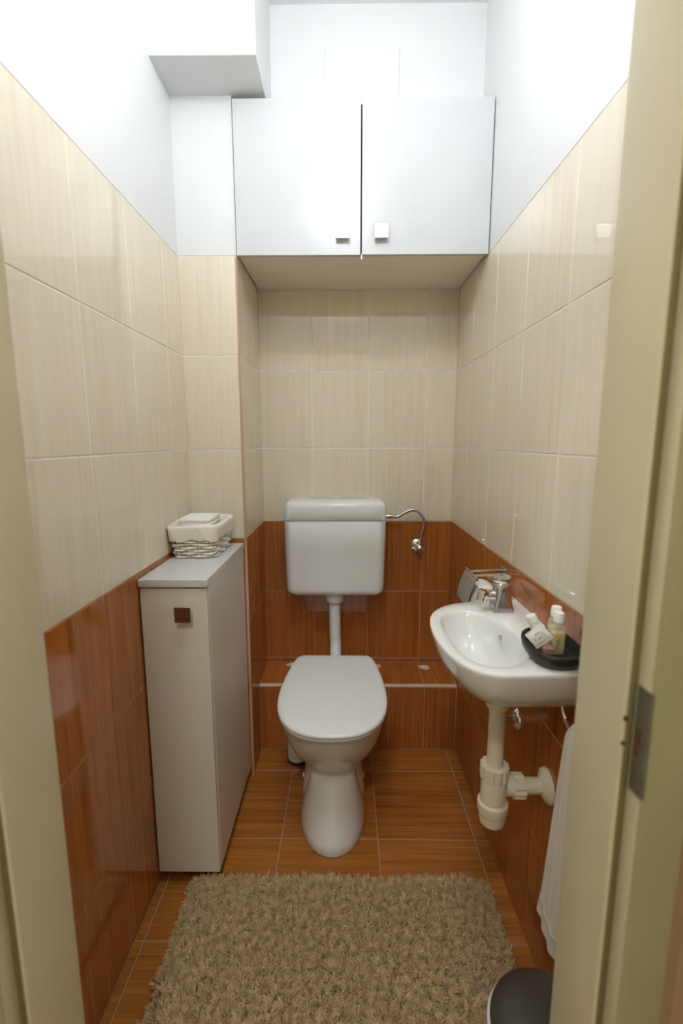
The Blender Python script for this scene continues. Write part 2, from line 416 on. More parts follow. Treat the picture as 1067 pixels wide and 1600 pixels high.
# steel door frame: plan profile swept up the jamb
def jamb(name, sgn, x_in, label):
    # plan: (distance outward from the lining's face, y): lining, rebate shoulder, rebate side, architrave
    pr = [(0.075, 0.606), (0.004, 0.606), (0.001, 0.604), (0.000, 0.600), (0.000, 0.503), (0.0008, 0.5005), (0.003, 0.4992), (0.0045, 0.4992),
          (0.0055, 0.504), (0.0150, 0.504), (0.0158, 0.4985), (0.0160, 0.482), (0.0166, 0.4798), (0.022, 0.4798), (0.022, 0.5), (0.075, 0.5)]
    ring = [(x_in + sgn * d, y) for d, y in pr]
    b = nb(); loft(b, [[Vector((x, y, 0.0)) for x, y in ring], [Vector((x, y, 2.04)) for x, y in ring]])
    o = struct(name, b, 'frame', label, 'door frame', smooth=True, angle=35)
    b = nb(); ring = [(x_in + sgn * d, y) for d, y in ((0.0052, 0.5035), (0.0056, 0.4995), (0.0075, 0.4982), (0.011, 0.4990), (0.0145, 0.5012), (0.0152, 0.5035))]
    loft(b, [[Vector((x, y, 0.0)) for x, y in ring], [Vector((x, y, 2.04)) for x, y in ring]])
    obj('gasket', b, 'frame_gasket', o, True, 50, label='dark olive sealing strip')  # dark strip stands in for the shadow on the shoulder
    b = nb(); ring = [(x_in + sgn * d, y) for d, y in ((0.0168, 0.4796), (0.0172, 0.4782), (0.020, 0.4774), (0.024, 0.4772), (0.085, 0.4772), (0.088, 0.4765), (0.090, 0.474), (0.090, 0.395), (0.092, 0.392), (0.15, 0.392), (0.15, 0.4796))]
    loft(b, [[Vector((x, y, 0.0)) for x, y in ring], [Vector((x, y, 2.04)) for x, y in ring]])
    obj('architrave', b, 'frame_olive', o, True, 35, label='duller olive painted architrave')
    return o
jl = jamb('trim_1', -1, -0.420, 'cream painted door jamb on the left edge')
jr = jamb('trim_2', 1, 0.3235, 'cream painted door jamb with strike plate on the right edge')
b = nb(); box(b, -0.565, 0.47, 0.395, 0.605, 2.04, 2.12, 0.004)
struct('trim_3', b, 'frame', 'cream painted head of the door frame', 'door frame')
# strike plate on the right jamb
b = nb()
pl = [(0.0150, 0.4985), (0.0152, 0.4960), (0.0154, 0.4830), (0.0160, 0.4788), (0.0172, 0.4772), (0.0190, 0.4764)]
pl2 = [(d - 0.0012, y - 0.0012) for d, y in reversed(pl)]
ring = [(0.3235 + d, y) for d, y in pl + pl2]
loft(b, [[Vector((x, y, 0.965)) for x, y in ring], [Vector((x, y, 1.095)) for x, y in ring]])
spl = obj('strike_plate', b, 'strike', jr, label='worn steel strike plate with dark holes')
b = nb(); box(b, 0.3368, 0.3384, 0.4845, 0.4945, 1.010, 1.045)
obj('latch_hole', b, 'rust', spl)
b = nb(); lathe(b, [(0.0, 0.0), (0.0040, 0.0003), (0.0040, 0.002)], (0.3285, 0.4985, 1.052), (0, 1, 0), 12)
lathe(b, [(0.0, 0.0), (0.003, 0.0003), (0.003, 0.002)], (0.3275, 0.4985, 1.020), (0, 1, 0), 12)
obj('chip', b, 'rust', jr, label='dark chips in the paint')

# ------------------------------------------------------------------ lamps
LX, LY, LZ = -0.03, 0.80, 2.56
t = empty('pendant_lamp', (LX, LY, CEIL), 'opal glass globe lamp hanging from the toilet room ceiling', 'lamp')
b = nb(); lathe(b, [(0.05, 0.0), (0.05, 0.015), (0.03, 0.03)], (LX, LY, CEIL), (0, 0, -1), 32); obj('canopy', b, 'socket', t, True)
b = nb(); tube(b, [(LX, LY, CEIL - 0.02), (LX, LY, LZ + 0.14)], 0.004, 8); obj('cord', b, 'socket', t, True)
b = nb(); lathe(b, [(0.03, 0.098), (0.03, 0.15), (0.02, 0.16)], (LX, LY, LZ), (0, 0, 1), 24); obj('cap', b, 'socket', t, True)
b = nb(); lathe(b, [(0.105 * math.sin(a), -0.105 * math.cos(a)) for a in [i / 16 * math.pi for i in range(17)]], (LX, LY, LZ), (0, 0, 1), 32)
obj('shade', b, 'shade', t, True)
t = empty('ceiling_lamp', (-0.26, -0.55, CEIL), 'round opal glass lamp on the hall ceiling', 'lamp')  # added fill light behind the camera, brightens the lower room
b = nb(); lathe(b, [(0.15, 0.0), (0.15, 0.02)], (-0.26, -0.55, CEIL), (0, 0, -1), 32); obj('base', b, 'socket', t, True)
b = nb(); lathe(b, [(0.14 * math.cos(a), 0.02 + 0.08 * math.sin(a)) for a in [i / 8 * math.pi / 2 for i in range(9)]], (-0.26, -0.55, CEIL), (0, 0, -1), 32)
obj('shade', b, 'hall_shade', t, True)

# ------------------------------------------------------------------ cupboard over the toilet
t = empty('wall_cupboard', (0.054, 1.90, 2.004), 'white two-door wall cupboard over the toilet', 'cabinet')
cr_ = R0 - 0.004
b = nb(); box(b, -Q + 0.006, cr_, 1.721, D - 0.004, 2.0125, 2.0285, 0.0005, 1)
obj('bottom_panel', b, 'board_edge', t)
b = nb(); box(b, -Q + 0.006, -Q + 0.022, 1.721, D - 0.004, 2.029, 2.472); box(b, cr_ - 0.016, cr_, 1.721, D - 0.004, 2.029, 2.472)
box(b, -Q + 0.006, cr_, 1.721, D - 0.004, 2.472, 2.488); box(b, -Q + 0.022, cr_ - 0.016, D - 0.012, D - 0.004, 2.029, 2.472)
obj('carcass', b, 'board_edge', t)
for (xa, xb, za, ka) in ((-0.3765, 0.0485, 2.0035, -0.012), (0.0535, 0.4865, 2.0045, 0.119)):
    b = nb(); box(b, xa, xb, 1.700, 1.7175, za, 2.484, 0.0008, 1)
    dr = obj('door', b, 'melamine', t)
    b = nb(); box(b, ka - 0.023, ka + 0.023, 1.678, 1.684, 2.049, 2.094, 0.001, 1); box(b, ka - 0.008, ka + 0.008, 1.684, 1.7, 2.062, 2.08)
    obj('knob', b, 'knob', dr, label='square satin metal knob')
b = nb(); box(b, 0.0475, 0.0545, 1.7185, 1.7205, 2.012, 2.475)
obj('door_gap', b, 'dark_gap', t, label='dark gap between the doors')
b = nb(); loft(b, [[Vector((0.0525, 1.701, 2.008)), Vector((0.0535, 1.701, 2.008)), Vector((0.0535, 1.716, 2.008)), Vector((0.0525, 1.716, 2.008))],
                   [Vector((0.0495, 1.701, 1.990)), Vector((0.0555, 1.701, 1.990)), Vector((0.0555, 1.716, 1.990)), Vector((0.0495, 1.716, 1.990))]])
obj('bumper', b, 'cap', t, label='small white stop under the door gap')

# shallow white panel on the bulkhead
t = empty('access_panel', (0.055, 1.85, 2.50), 'shallow white access panel on the wall above the cupboard', 'panel')
b = nb(); box(b, -0.076, 0.186, 1.841, 1.8495, 2.497, 2.735, 0.003, 2); obj('cover', b, 'paint', t)

# ------------------------------------------------------------------ tall narrow cabinet
cx0, cx1, cf, cb = -0.5835, -0.3925, 1.245, 1.7115
t = empty('tall_cabinet', ((cx0 + cx1) / 2, (cf + cb) / 2, 0.0), 'tall narrow grey-white cabinet against the left wall', 'cabinet')
b = nb(); box(b, cx0, cx1, cf + 0.020, cb, 0.045, 0.966, 0.001, 1); obj('body', b, 'melamine_grey', t)
b = nb(); box(b, cx0 - 0.001, cx1 + 0.003, cf - 0.006, cb, 0.967, 0.989, 0.0015, 2); obj('worktop', b, 'melamine', t, label='white top slab')
b = nb(); box(b, cx0 + 0.001, cx1 - 0.001, cf, cf + 0.0175, 0.043, 0.962, 0.001, 1); dr = obj('door', b, 'melamine_grey', t)
b = nb(); box(b, -0.479, -0.434, cf - 0.026, cf - 0.020, 0.871, 0.916, 0.001, 1); box(b, -0.465, -0.448, cf - 0.02, cf, 0.885, 0.902)
obj('knob', b, 'knob_dark', dr, label='square bronze-toned metal knob')
for x in (cx0 + 0.045, cx1 - 0.03):
    for y in (cf + 0.05, cb - 0.05):
        b = nb(); lathe(b, [(0.016, 0.0), (0.016, 0.008), (0.010, 0.010), (0.010, 0.046)], (x, y, 0.0005), n=16); obj('foot', b, 'steel', t, True)

# ------------------------------------------------------------------ wicker basket
bx, by = -0.503, 1.578
t = empty('wicker_basket', (bx, by, 0.9895), 'white wicker basket with ivory cloth liner on the tall cabinet', 'basket')
def bas(zz, off=0.0):      # half sizes grow with height
    f = (zz - 0.99) / 0.11
    return 0.068 + 0.010 * f + off, 0.100 + 0.016 * f + off
def bas_path(zz, off, n):
    hx, hy = bas(zz, off)
    ring = rrect(bx, by, hx, hy, 0.028, zz, 8)
    ds = [0]
    for i in range(len(ring)): ds.append(ds[-1] + (ring[(i + 1) % len(ring)] - ring[i]).length)
    out = []
    for k in range(n):
        s = ds[-1] * k / n; i = max(j for j in range(len(ring)) if ds[j] <= s)
        f = (s - ds[i]) / max(ds[i + 1] - ds[i], 1e-9); out.append(ring[i].lerp(ring[(i + 1) % len(ring)], f))
    return out
NST = 18
b = nb()
for row in range(6):
    zz = 0.9955 + row * 0.0102
    for s2 in (0,):
        pts = []
        ctr = Vector((bx, by, zz)); base = bas_path(zz, 0.0, NST * 6)
        for k, q in enumerate(base):
            ph = math.pi * (k / 6.0) + math.pi * (row % 2)
            d = (q - ctr).normalized()
            pts.append(q + d * 0.0052 * math.cos(ph) + Vector((0, 0, 0.0012 * math.sin(k * 0.37 + row * 2) + random.uniform(-.0004, .0004))))
        tube(b, pts, [0.0040 + 0.0009 * math.sin(k * 1.7 + row) for k in range(len(pts))], 6, cyc=True)
wv = obj('woven_side', b, 'wicker', t, True, 80); wv['kind'] = 'stuff'
b = nb()
for k, (q0, q1) in enumerate(zip(bas_path(0.992, 0, NST), bas_path(1.062, 0, NST))):
    tube(b, [q0, q1], 0.0024, 6)
wv = obj('stakes', b, 'wicker', t, True, 80); wv['kind'] = 'stuff'
b = nb(); hx, hy = bas(0.993); loft(b, [rrect(bx, by, hx - 0.002, hy - 0.002, 0.026, 0.9905), rrect(bx, by, hx - 0.002, hy - 0.002, 0.026, 0.994)]); obj('base', b, 'wicker', t)
b = nb(); NN = 120; rings = []
prof = [(0.0080, 1.050), (0.0092, 1.054), (0.0080, 1.062), (0.0088, 1.072), (0.0078, 1.082), (0.0078, 1.092), (0.0045, 1.100), (0.0, 1.102), (-0.005, 1.099), (-0.008, 1.09), (-0.008, 1.06), (-0.008, 1.02), (-0.008, 0.998)]
for j, (off, zz) in enumerate(prof):
    pts = bas_path(zz, off, NN); ctr = Vector((bx, by, zz)); rg = []
    for k, q in enumerate(pts):
        a = 2 * math.pi * k / NN; wv_ = 0.0012 * math.sin(9 * a + j * .5) + 0.0010 * math.sin(23 * a + 1.3 * j) + 0.0008 * math.sin(41 * a - 1.1 * j) + random.uniform(-.0006, .0006)
        d = (q - ctr).normalized(); zo = (0.003 * math.sin(5 * a) + 0.002 * math.sin(13 * a + 1)) if j == 0 else 0.0025 * math.sin(3 * a + 1)
        rg.append(q + d * (wv_ if j < 9 else 0) + Vector((0, 0, zo)))
    rings.append(rg)
loft(b, rings, False, False); obj('liner', b, 'linen', t, True, 80, label='ivory cloth liner folded over the rim')
# folded tissues in the basket
t = empty('folded_tissue_stack', (bx, by, 0.9945), 'stack of folded white tissues inside the wicker basket', 'tissues')
zz = 0.9955
for k in range(9):
    b = nb(); h = 0.0135; j = random.uniform(-.002, .002)
    loft(b, [rrect(bx + 0.002 + j, by - 0.022, 0.053 + e, 0.068 + e, 0.012, zz + q * h, 4) for q, e in ((0, -.002), (.25, 0), (.75, 0), (1, -.002))])
    obj('tissue', b, 'paper', t, True, 50); zz += h + 0.0002

# ------------------------------------------------------------------ toilet
TX = -0.048
def plan(hw, yf, yb, yw, z, nb_=2.0, nf=2.0, n=64, cx=TX):
    """egg-shaped ring: widest at yw, front at yf, back at yb."""
    out = []
    for i in range(n):
        a = 2 * math.pi * i / n; c, s = math.cos(a), math.sin(a)
        e = 2.0 / (nb_ if s > 0 else nf)
        x = hw * math.copysign(abs(c) ** e, c); y = (yb - yw if s > 0 else yw - yf) * math.copysign(abs(s) ** e, s)
        out.append(Vector((cx + x, yw + y, z)))
    return out
t = empty('toilet', (TX, 1.55, 0.0), 'white ceramic floor-standing toilet with closed lid', 'toilet')
SEC = [(0.0, .118, 1.340), (0.004, .120, 1.337), (0.03, .1165, 1.353), (0.08, .106, 1.388), (0.13, .093, 1.425), (0.175, .083, 1.455), (0.198, .0805, 1.466), (0.212, .083, 1.464),
       (0.232, .097, 1.452), (0.262, .122, 1.425), (0.30, .1475, 1.391), (0.345, .168, 1.357), (0.385, .1795, 1.336), (0.42, .186, 1.322), (0.434, .188, 1.317), (0.441, .186, 1.319), (0.443, .180, 1.326)]
b = nb(); rings = []
for z, hw, yf in SEC:
    f = min(1, max(0, (z - 0.2) / 0.2))
    rings.append(plan(hw, yf, 1.70 + 0.13 * f, 1.50 + 0.03 * f + (0.03 if z < .15 else 0), z, 2.6, 2.0))
loft(b, rings); bowl = obj('bowl', b, 'ceramic', t, True, 75)
b = nb()
rings = [plan(hw, 1.50, 1.735, 1.63, z, 3.0, 3.0) for z, hw in ((0.0, .121), (0.03, .121), (0.08, .118), (0.13, .110), (0.165, .098), (0.185, .08), (0.19, 0.05))]
loft(b, rings); obj('rear_foot', b, 'ceramic', t, True, 60)
for sx in (-1, 1):
    b = nb(); lathe(b, [(0.009, 0), (0.009, 0.003), (0.007, 0.006), (0.0, 0.007)], (TX + sx * 0.1125, 1.60, 0.100), (sx, 0, 0.35), 14); obj('bolt_cap', b, 'cap', t, True)
LIDP = [(1.303, 0.0), (1.3055, .035), (1.312, .070), (1.326, .103), (1.350, .135), (1.385, .161), (1.43, .180), (1.49, .1915), (1.56, .1945), (1.63, .190), (1.70, .1825), (1.76, .173), (1.80, .1645), (1.82, .158), (1.836, .148), (1.8445, .133)]
def lid_ring(z, off, tilt=0.0):
    half = spline([(h, y, 0) for y, h in LIDP], 4); out = []
    full = [(p.x, p.y) for p in half] + [(-p.x, p.y) for p in reversed(half[1:])]
    cyl = 1.58
    for x, y in full:
        r = math.hypot(x, y - cyl); k = (r + off) / r
        yy = cyl + (y - cyl) * k
        out.append(Vector((TX + x * k, yy, z + tilt * (yy - 1.30))))
    return out
b = nb(); loft(b, [lid_ring(0.4445, -0.010), lid_ring(0.4445, -0.003), lid_ring(0.4475, -0.001), lid_ring(0.4530, -0.001), lid_ring(0.4545, -0.004), lid_ring(0.4545, -0.012)])
obj('seat', b, 'lid_plastic', t, True, 50)
b = nb(); loft(b, [lid_ring(0.4560, -0.012), lid_ring(0.4560, -0.001, .006), lid_ring(0.4580, 0.001, .006), lid_ring(0.4630, 0.001, .006), lid_ring(0.4675, -0.002, .006), lid_ring(0.4702, -0.008, .006), lid_ring(0.4718, -0.022, .006), lid_ring(0.4728, -0.06, .006), lid_ring(0.4732, -0.12, .006)])
obj('lid', b, 'lid_plastic', t, True, 60)
for sx in (-1, 1):
    b = nb(); lathe(b, [(0.010, -0.02), (0.010, 0.02)], (TX + sx * 0.075, 1.848, 0.455), (1, 0, 0), 14); obj('hinge', b, 'cap', t, True)

# cistern with its flush pipe
t = empty('cistern', (TX, 2.02, 0.69), 'white plastic cistern on the back wall above the toilet', 'cistern')
ty0, ty1 = 1.945, D - 0.0035; tcy, thd = (ty0 + ty1) / 2, (ty1 - ty0) / 2
def tank_ring(z, hw, inset, r=0.035):
    return rrect(TX, tcy + inset * 0.5, hw - inset, thd - inset * 0.5, r, z, 8)
b = nb(); rings = []
for i in range(9):
    a = i / 8 * math.pi / 2; rings.append(tank_ring(0.692 + 0.034 * (1 - math.cos(a)), 0.2155, 0.034 * (1 - math.sin(a))))
rings += [tank_ring(0.80, 0.2175, 0), tank_ring(0.92, 0.2195, 0), tank_ring(1.028, 0.2215, 0), tank_ring(1.030, 0.2215, 0.002)]
loft(b, rings); tank = obj('tank', b, 'plastic', t, True, 50)
b = nb(); rings = [tank_ring(1.0325, 0.2225, 0.002), tank_ring(1.034, 0.2235, 0), tank_ring(1.072, 0.2230, 0.001), tank_ring(1.085, 0.2230, 0.003)]
for i in range(8):
    a = i / 7 * math.pi / 2; rings.append(tank_ring(1.085 + 0.031 * math.sin(a), 0.2225, 0.003 + 0.026 * (1 - math.cos(a))))
rings.append(tank_ring(1.1175, 0.2225, 0.05)); rings.append(tank_ring(1.118, 0.2225, 0.07, 0.02))
loft(b, rings); ld = obj('lid', b, 'plastic', t, True, 60)
b = nb(); lathe(b, [(0.022, 0), (0.022, 0.003), (0.019, 0.0045)], (TX, tcy + 0.02, 1.1175), n=24); obj('flush_button', b, 'chrome', ld, True)
b = nb(); lathe(b, [(0.041, 0.0), (0.043, 0.004), (0.043, 0.040), (0.037, 0.052), (0.028, 0.056)], (TX - 0.004, 2.028, 0.694), (0, 0, -1), 28); obj('collar', b, 'plastic', t, True)
b = nb(); tube(b, spline([(TX - 0.004, 2.028, 0.65), (TX - 0.004, 2.028, 0.60), (TX - 0.003, 2.028, 0.50), (TX - 0.001, 2.022, 0.445), (TX, 1.99, 0.405), (TX, 1.93, 0.385), (TX, 1.835, 0.38)], 7), 0.0265, 20)
obj('flush_pipe', b, 'plastic', t, True)

# cistern supply hose and valve
t = empty('angle_valve', (0.333, D, 0.892), 'chrome angle valve with braided hose right of the cistern', 'valve')
b = nb(); lathe(b, [(0.030, 0.0), (0.029, 0.004), (0.020, 0.010), (0.011, 0.012)], (0.330, D - TP - 0.0003, 0.892), (0, -1, 0), 28); obj('escutcheon', b, 'chrome', t, True)
b = nb(); lathe(b, [(0.0095, 0), (0.0095, 0.05), (0.0125, 0.051), (0.0125, 0.064), (0.010, 0.066)], (0.332, D - 0.010, 0.892), (0, -1, 0), 20)
lathe(b, [(0.008, 0), (0.008, 0.02), (0.0105, 0.021), (0.0105, 0.035), (0.007, 0.038)], (0.334, D - 0.045, 0.896), (0.05, 0, 1), 6); obj('body', b, 'chrome', t, True)
b = nb(); lathe(b, [(0.008, 0), (0.016, 0.002), (0.017, 0.010), (0.013, 0.016), (0.0, 0.017)], (0.333, D - 0.074, 0.885), (0.1, -1, -0.1), 8); obj('handle', b, 'steel', t)
hp = spline([(0.199, 2.05, 1.036), (0.215, 2.05, 1.034), (0.236, 2.05, 1.036), (0.262, 2.05, 1.052), (0.290, 2.05, 1.064), (0.318, 2.05, 1.060), (0.343, 2.051, 1.036), (0.353, 2.052, 1.005), (0.347, 2.054, 0.968), (0.337, 2.055, 0.930)], 12)
b = nb(); tube(b, hp, [0.0068 + 0.0005 * (i % 2) for i in range(len(hp))], 10); hs = obj('braided_hose', b, 'steel', t, True, 80)
b = nb(); lathe(b, [(0.0115, 0), (0.0115, 0.012), (0.009, 0.013), (0.009, 0.030), (0.0075, 0.033)], (0.178, 2.05, 1.036), (1, 0, 0), 12); obj('hose_nut', b, 'chrome', hs, True)

# toilet brush holder
t = empty('toilet_brush', (-0.208, 1.816, 0.0), 'white toilet brush holder standing behind the toilet on the left', 'toilet brush')
b = nb(); lathe(b, [(0.044, 0), (0.047, 0.003), (0.047, 0.014), (0.045, 0.016)], (-0.208, 1.816, 0.0005), n=28); obj('base_ring', b, 'rubber', t, True, label='dark base ring')
b = nb(); lathe(b, [(0.0435, 0.0), (0.0445, 0.06), (0.0465, 0.20), (0.0465, 0.215), (0.042, 0.216), (0.040, 0.10)], (-0.208, 1.816, 0.017), n=28); obj('cup', b, 'plastic', t, True)
b = nb(); lathe(b, [(0.008, 0.0), (0.008, 0.17), (0.011, 0.19), (0.011, 0.24), (0.006, 0.25), (0.0, 0.251)], (-0.208, 1.816, 0.11), n=14); obj('handle', b, 'plastic', t, True)

# stone chips lying on the ledge
def chip(x, y, s, rot, label):
    b = nb(); n = 11; pts = []
    rs = [random.uniform(.75, 1.1) for _ in range(n)]
    for z, k in ((0, .92), (0.35, 1.0), (0.75, .9), (1.0, .62)):
        rg = []
        for i in range(n):
            a = 2 * math.pi * i / n; px, py = 0.034 * math.cos(a) * rs[i] * k, 0.019 * math.sin(a) * rs[i] * k
            rg.append(Vector((x + s * (px * math.cos(rot) - py * math.sin(rot)), y + s * (px * math.sin(rot) + py * math.cos(rot)), STEP_Z + 0.0008 + z * 0.012 * s * (1 + 0.25 * math.sin(i)))))
        pts.append(rg)
    loft(b, pts); o = obj('stone_chip', b, 'stone', None, True, 30); return tag(o, label, 'stone', 'stone chips on the ledge')
chip(0.368, 2.040, 0.9, -0.35, 'pale stone chip on the ledge beside the washbasin')
chip(-0.262, 2.066, 0.75, 0.3, 'pale stone chip on the ledge peeking out left of the toilet lid')
chip(0.143, 2.050, 0.75, -0.2, 'pale stone chip on the ledge peeking out right of the toilet lid')

# ------------------------------------------------------------------ washbasin
SZ = 0.915
OUT = [(0.50, 1.322), (0.455, 1.306), (0.408, 1.287), (0.362, 1.277), (0.319, 1.264), (0.284, 1.248), (0.256, 1.223), (0.233, 1.19), (0.218, 1.145), (0.210, 1.07), (0.215, 0.982), (0.235, 0.915), (0.262, 0.874), (0.304, 0.853), (0.36, 0.852), (0.43, 0.856), (0.502, 0.860)]
INN = [(0.262, 1.178), (0.296, 1.199), (0.334, 1.200), (0.366, 1.170), (0.388, 1.115), (0.405, 1.05), (0.408, 1.0), (0.395, 0.945), (0.366, 0.909), (0.33, 0.892), (0.292, 0.895), (0.263, 0.925), (0.250, 0.975), (0.243, 1.04), (0.242, 1.10), (0.248, 1.15)]
SCX, SCY = 0.330, 1.045
def radial(poly, closed_spline, n):
    if closed_spline:
        pp = [poly[-1]] + poly + poly[:2]
        sp_ = spline([(x, y, 0) for x, y in pp], 6)[6:-6]
    else: sp_ = spline([(x, y, 0) for x, y in poly], 6)
    pts = [(p.x, p.y) for p in sp_]; out = []
    for i in range(n):
        a = 2 * math.pi * i / n; dx, dy = math.cos(a), math.sin(a); best = 0
        for (x0, y0), (x1, y1) in zip(pts, pts[1:] + pts[:1]):
            ex, ey = x1 - x0, y1 - y0; den = dx * ey - dy * ex
            if abs(den) < 1e-12: continue
            tt = ((x0 - SCX) * ey - (y0 - SCY) * ex) / den; ss = ((x0 - SCX) * dy - (y0 - SCY) * dx) / den
            if tt > 0 and -1e-6 <= ss <= 1 + 1e-6: best = max(best, tt)
        out.append((SCX + dx * best, SCY + dy * best))
    return out
NB = 128
OO = radial(OUT, False, NB); II = radial(INN, True, NB)
def sring(src, s, z, c=(SCX, SCY), wall=None, off=0.0):
    out = []
    for (x, y) in src:
        dx, dy = x - c[0], y - c[1]; r = math.hypot(dx, dy); k = s + (off / r if r else 0)
        X, Y = c[0] + dx * k, c[1] + dy * k
        if wall and x > wall: X = min(RX(Y) - TP - 0.001, X + (x - X) * 0.999)
        X = min(X, RX(Y) - TP - 0.001)
        out.append(Vector((X, Y, z)))
    return out
BC = (0.405, 1.015)
def slope(ring, near=0.0):
    return ring
t = empty('washbasin', (0.36, 1.05, 0.78), 'small white ceramic washbasin on the right wall', 'washbasin')
b = nb(); rings = []
rings.append(sring(OO, 0.12, 0.788, BC)); rings.append(sring(OO, 0.30, 0.789, BC)); rings.append(sring(OO, 0.50, 0.798, BC, 0.47)); rings.append(sring(OO, 0.68, 0.814, BC, 0.47))
rings.append(sring(OO, 0.82, 0.834, BC, 0.47)); rings.append(sring(OO, 0.915, 0.858, BC, 0.47)); rings.append(sring(OO, 0.965, 0.880, BC, 0.47)); rings.append(sring(OO, 0.99, 0.900, BC, 0.47))
rings.append(sring(OO, 1.0, 0.908, BC, 0.47)); rings.append(sring(OO, 0.998, 0.913, BC, 0.47)); rings.append(sring(OO, 0.985, 0.9155, BC, 0.47))
for q, z in ((0.0, 0.9158), ):
    rings.append([a.lerp(b_, 0.45) for a, b_ in zip(sring(OO, 0.97, z), sring(II, 1.0, z))])
rings.append(sring(II, 1.0, 0.9155, off=0.006)); rings.append(sring(II, 1.0, 0.9125, off=0.001)); rings.append(sring(II, 0.965, 0.904)); rings.append(sring(II, 0.92, 0.885)); rings.append(sring(II, 0.83, 0.858)); rings.append(sring(II, 0.68, 0.832)); rings.append(sring(II, 0.45, 0.815)); rings.append(sring(II, 0.2, 0.807)); rings.append(sring(II, 0.1, 0.8055))
loft(b, rings); obj('basin', b, 'ceramic', t, True, 60)
b = nb(); lathe(b, [(0.021, 0), (0.021, 0.002), (0.016, 0.003), (0.0, 0.0015)], (SCX, SCY, 0.8065), n=24); obj('drain', b, 'chrome', t, True)
b = nb(); lathe(b, [(0.008, 0), (0.008, 0.002), (0.006, 0.0025)], (0.379, 1.075, 0.893), (-1, -0.35, .3), 16); obj('overflow_hole', b, 'chrome', t, True)

# tap
tx, tyy = 0.4235, 1.208; tz = 0.9163
t = empty('basin_tap', (tx, tyy, tz), 'chrome mixer tap on the corner of the washbasin', 'tap')
def tap_ring(z, hx, hy, r, ox=0.0): return rrect(tx + ox, tyy, hx, hy, r, z, 5)
b = nb(); loft(b, [tap_ring(tz, .0275, .026, .005), tap_ring(tz + .004, .0275, .026, .006), tap_ring(tz + .016, .0255, .0245, .008), tap_ring(tz + .034, .0235, .0228, .014, -.001), tap_ring(tz + .055, .0228, .0222, .019, -.002), tap_ring(tz + .076, .0228, .0222, .021, -.003), tap_ring(tz + .078, .0215, .021, .0205, -.003)])
obj('body', b, 'tap_chrome', t, True, 50)
b = nb(); pth = spline([(tx - 0.01, tyy, tz + 0.036), (tx - 0.030, tyy - 0.004, tz + 0.042), (tx - 0.046, tyy - 0.007, tz + 0.042), (tx - 0.056, tyy - 0.009, tz + 0.039)], 6)
tube(b, pth, [0.015 - 0.0001 * k for k in range(len(pth))], 16); spt = obj('spout', b, 'tap_chrome', t, True, 50)
b = nb(); lathe(b, [(0.0145, -0.016), (0.0150, -0.013), (0.0150, 0.002), (0.0135, 0.003), (0.0140, 0.013), (0.010, 0.014)], (tx - 0.054, tyy - 0.0085, tz + 0.042), (-0.25, -0.05, -1), 20); obj('aerator', b, 'chrome', spt, True)
hx_ = tx - 0.004
b = nb(); loft(b, [rrect(hx_, tyy, .0215, .021, .0205, tz + .079, 6), rrect(hx_, tyy, .0250, .0235, .022, tz + .083, 6), rrect(hx_ - 0.001, tyy, .0262, .0242, .022, tz + .090, 6), rrect(hx_ - 0.001, tyy, .0245, .0228, .021, tz + .0955, 6), rrect(hx_ - 0.001, tyy, .017, .016, .015, tz + .098, 6)])
lv = obj('lever_head', b, 'tap_chrome', t, True, 50)
b = nb(); loft(b, [[Vector((x, tyy + dy, tz + z)) for dy, z in ((-w_, h0), (w_, h0), (w_ * .9, h1), (-w_ * .9, h1))] for x, w_, h0, h1 in ((hx_ - 0.012, .014, .083, .0965), (hx_ - 0.026, .0125, .086, .0975), (hx_ - 0.036, .011, .090, .0985), (hx_ - 0.040, .010, .093, .0985))])
obj('lever', b, 'tap_chrome', lv, True, 40)
b = nb(); lathe(b, [(0.004, 0), (0.004, 0.0008), (0.0, 0.001)], (hx_, tyy, tz + 0.0978), n=12); obj('marker_dot', b, 'blue', lv, label='blue dot')

# waste trap
px_, py_ = 0.366, 1.030
t = empty('waste_trap', (px_, py_, 0.42), 'ivory plastic bottle trap and waste pipe under the washbasin', 'waste trap')
b = nb(); lathe(b, [(0.026, 0.0), (0.026, -0.012), (0.024, -0.020)], (px_, py_, 0.7875), n=28); lathe(b, [(0.0275, 0.0), (0.0275, -0.026), (0.022, -0.028)], (px_, py_, 0.768), n=28); obj('top_nut', b, 'cream_plastic', t, True)
b = nb(); lathe(b, [(0.0195, 0.0), (0.0195, 0.20)], (px_, py_, 0.56), n=28); obj('pipe', b, 'cream_plastic', t, True)
def nut(bm, c, ax, r, h, nt_=12):
    a, u, v = frame_of(ax); c = Vector(c); rings = []
    for hh, k in ((0, 1), (h, 1)):
        rg = []
        for i in range(nt_ * 4):
            an = 2 * math.pi * i / (nt_ * 4); rr = r * (1.0 if (i % 4) in (0, 1) else 0.92)
            rg.append(c + a * hh + (u * math.cos(an) + v * math.sin(an)) * rr)
        rings.append(rg)
    return loft(bm, rings)
b = nb(); nut(b, (px_, py_, 0.552), (0, 0, 1), 0.0345, 0.034); obj('collar_nut', b, 'cream_plastic', t)
b = nb(); lathe(b, [(0.0285, 0.552), (0.0305, 0.545), (0.0308, 0.488), (0.0370, 0.484), (0.0372, 0.466), (0.0350, 0.458), (0.0318, 0.456), (0.0318, 0.440), (0.029, 0.428), (0.024, 0.424)], (px_, py_, 0), n=32); obj('cup', b, 'cream_plastic', t, True, 25)
wx = RX(py_) - TP
b = nb(); lathe(b, [(0.0235, 0.028), (0.0235, 0.05), (0.0195, 0.051), (0.0195, wx - px_ - 0.004)], (px_, py_, 0.527), (1, 0, 0), 24); obj('arm', b, 'cream_plastic', t, True, 25)
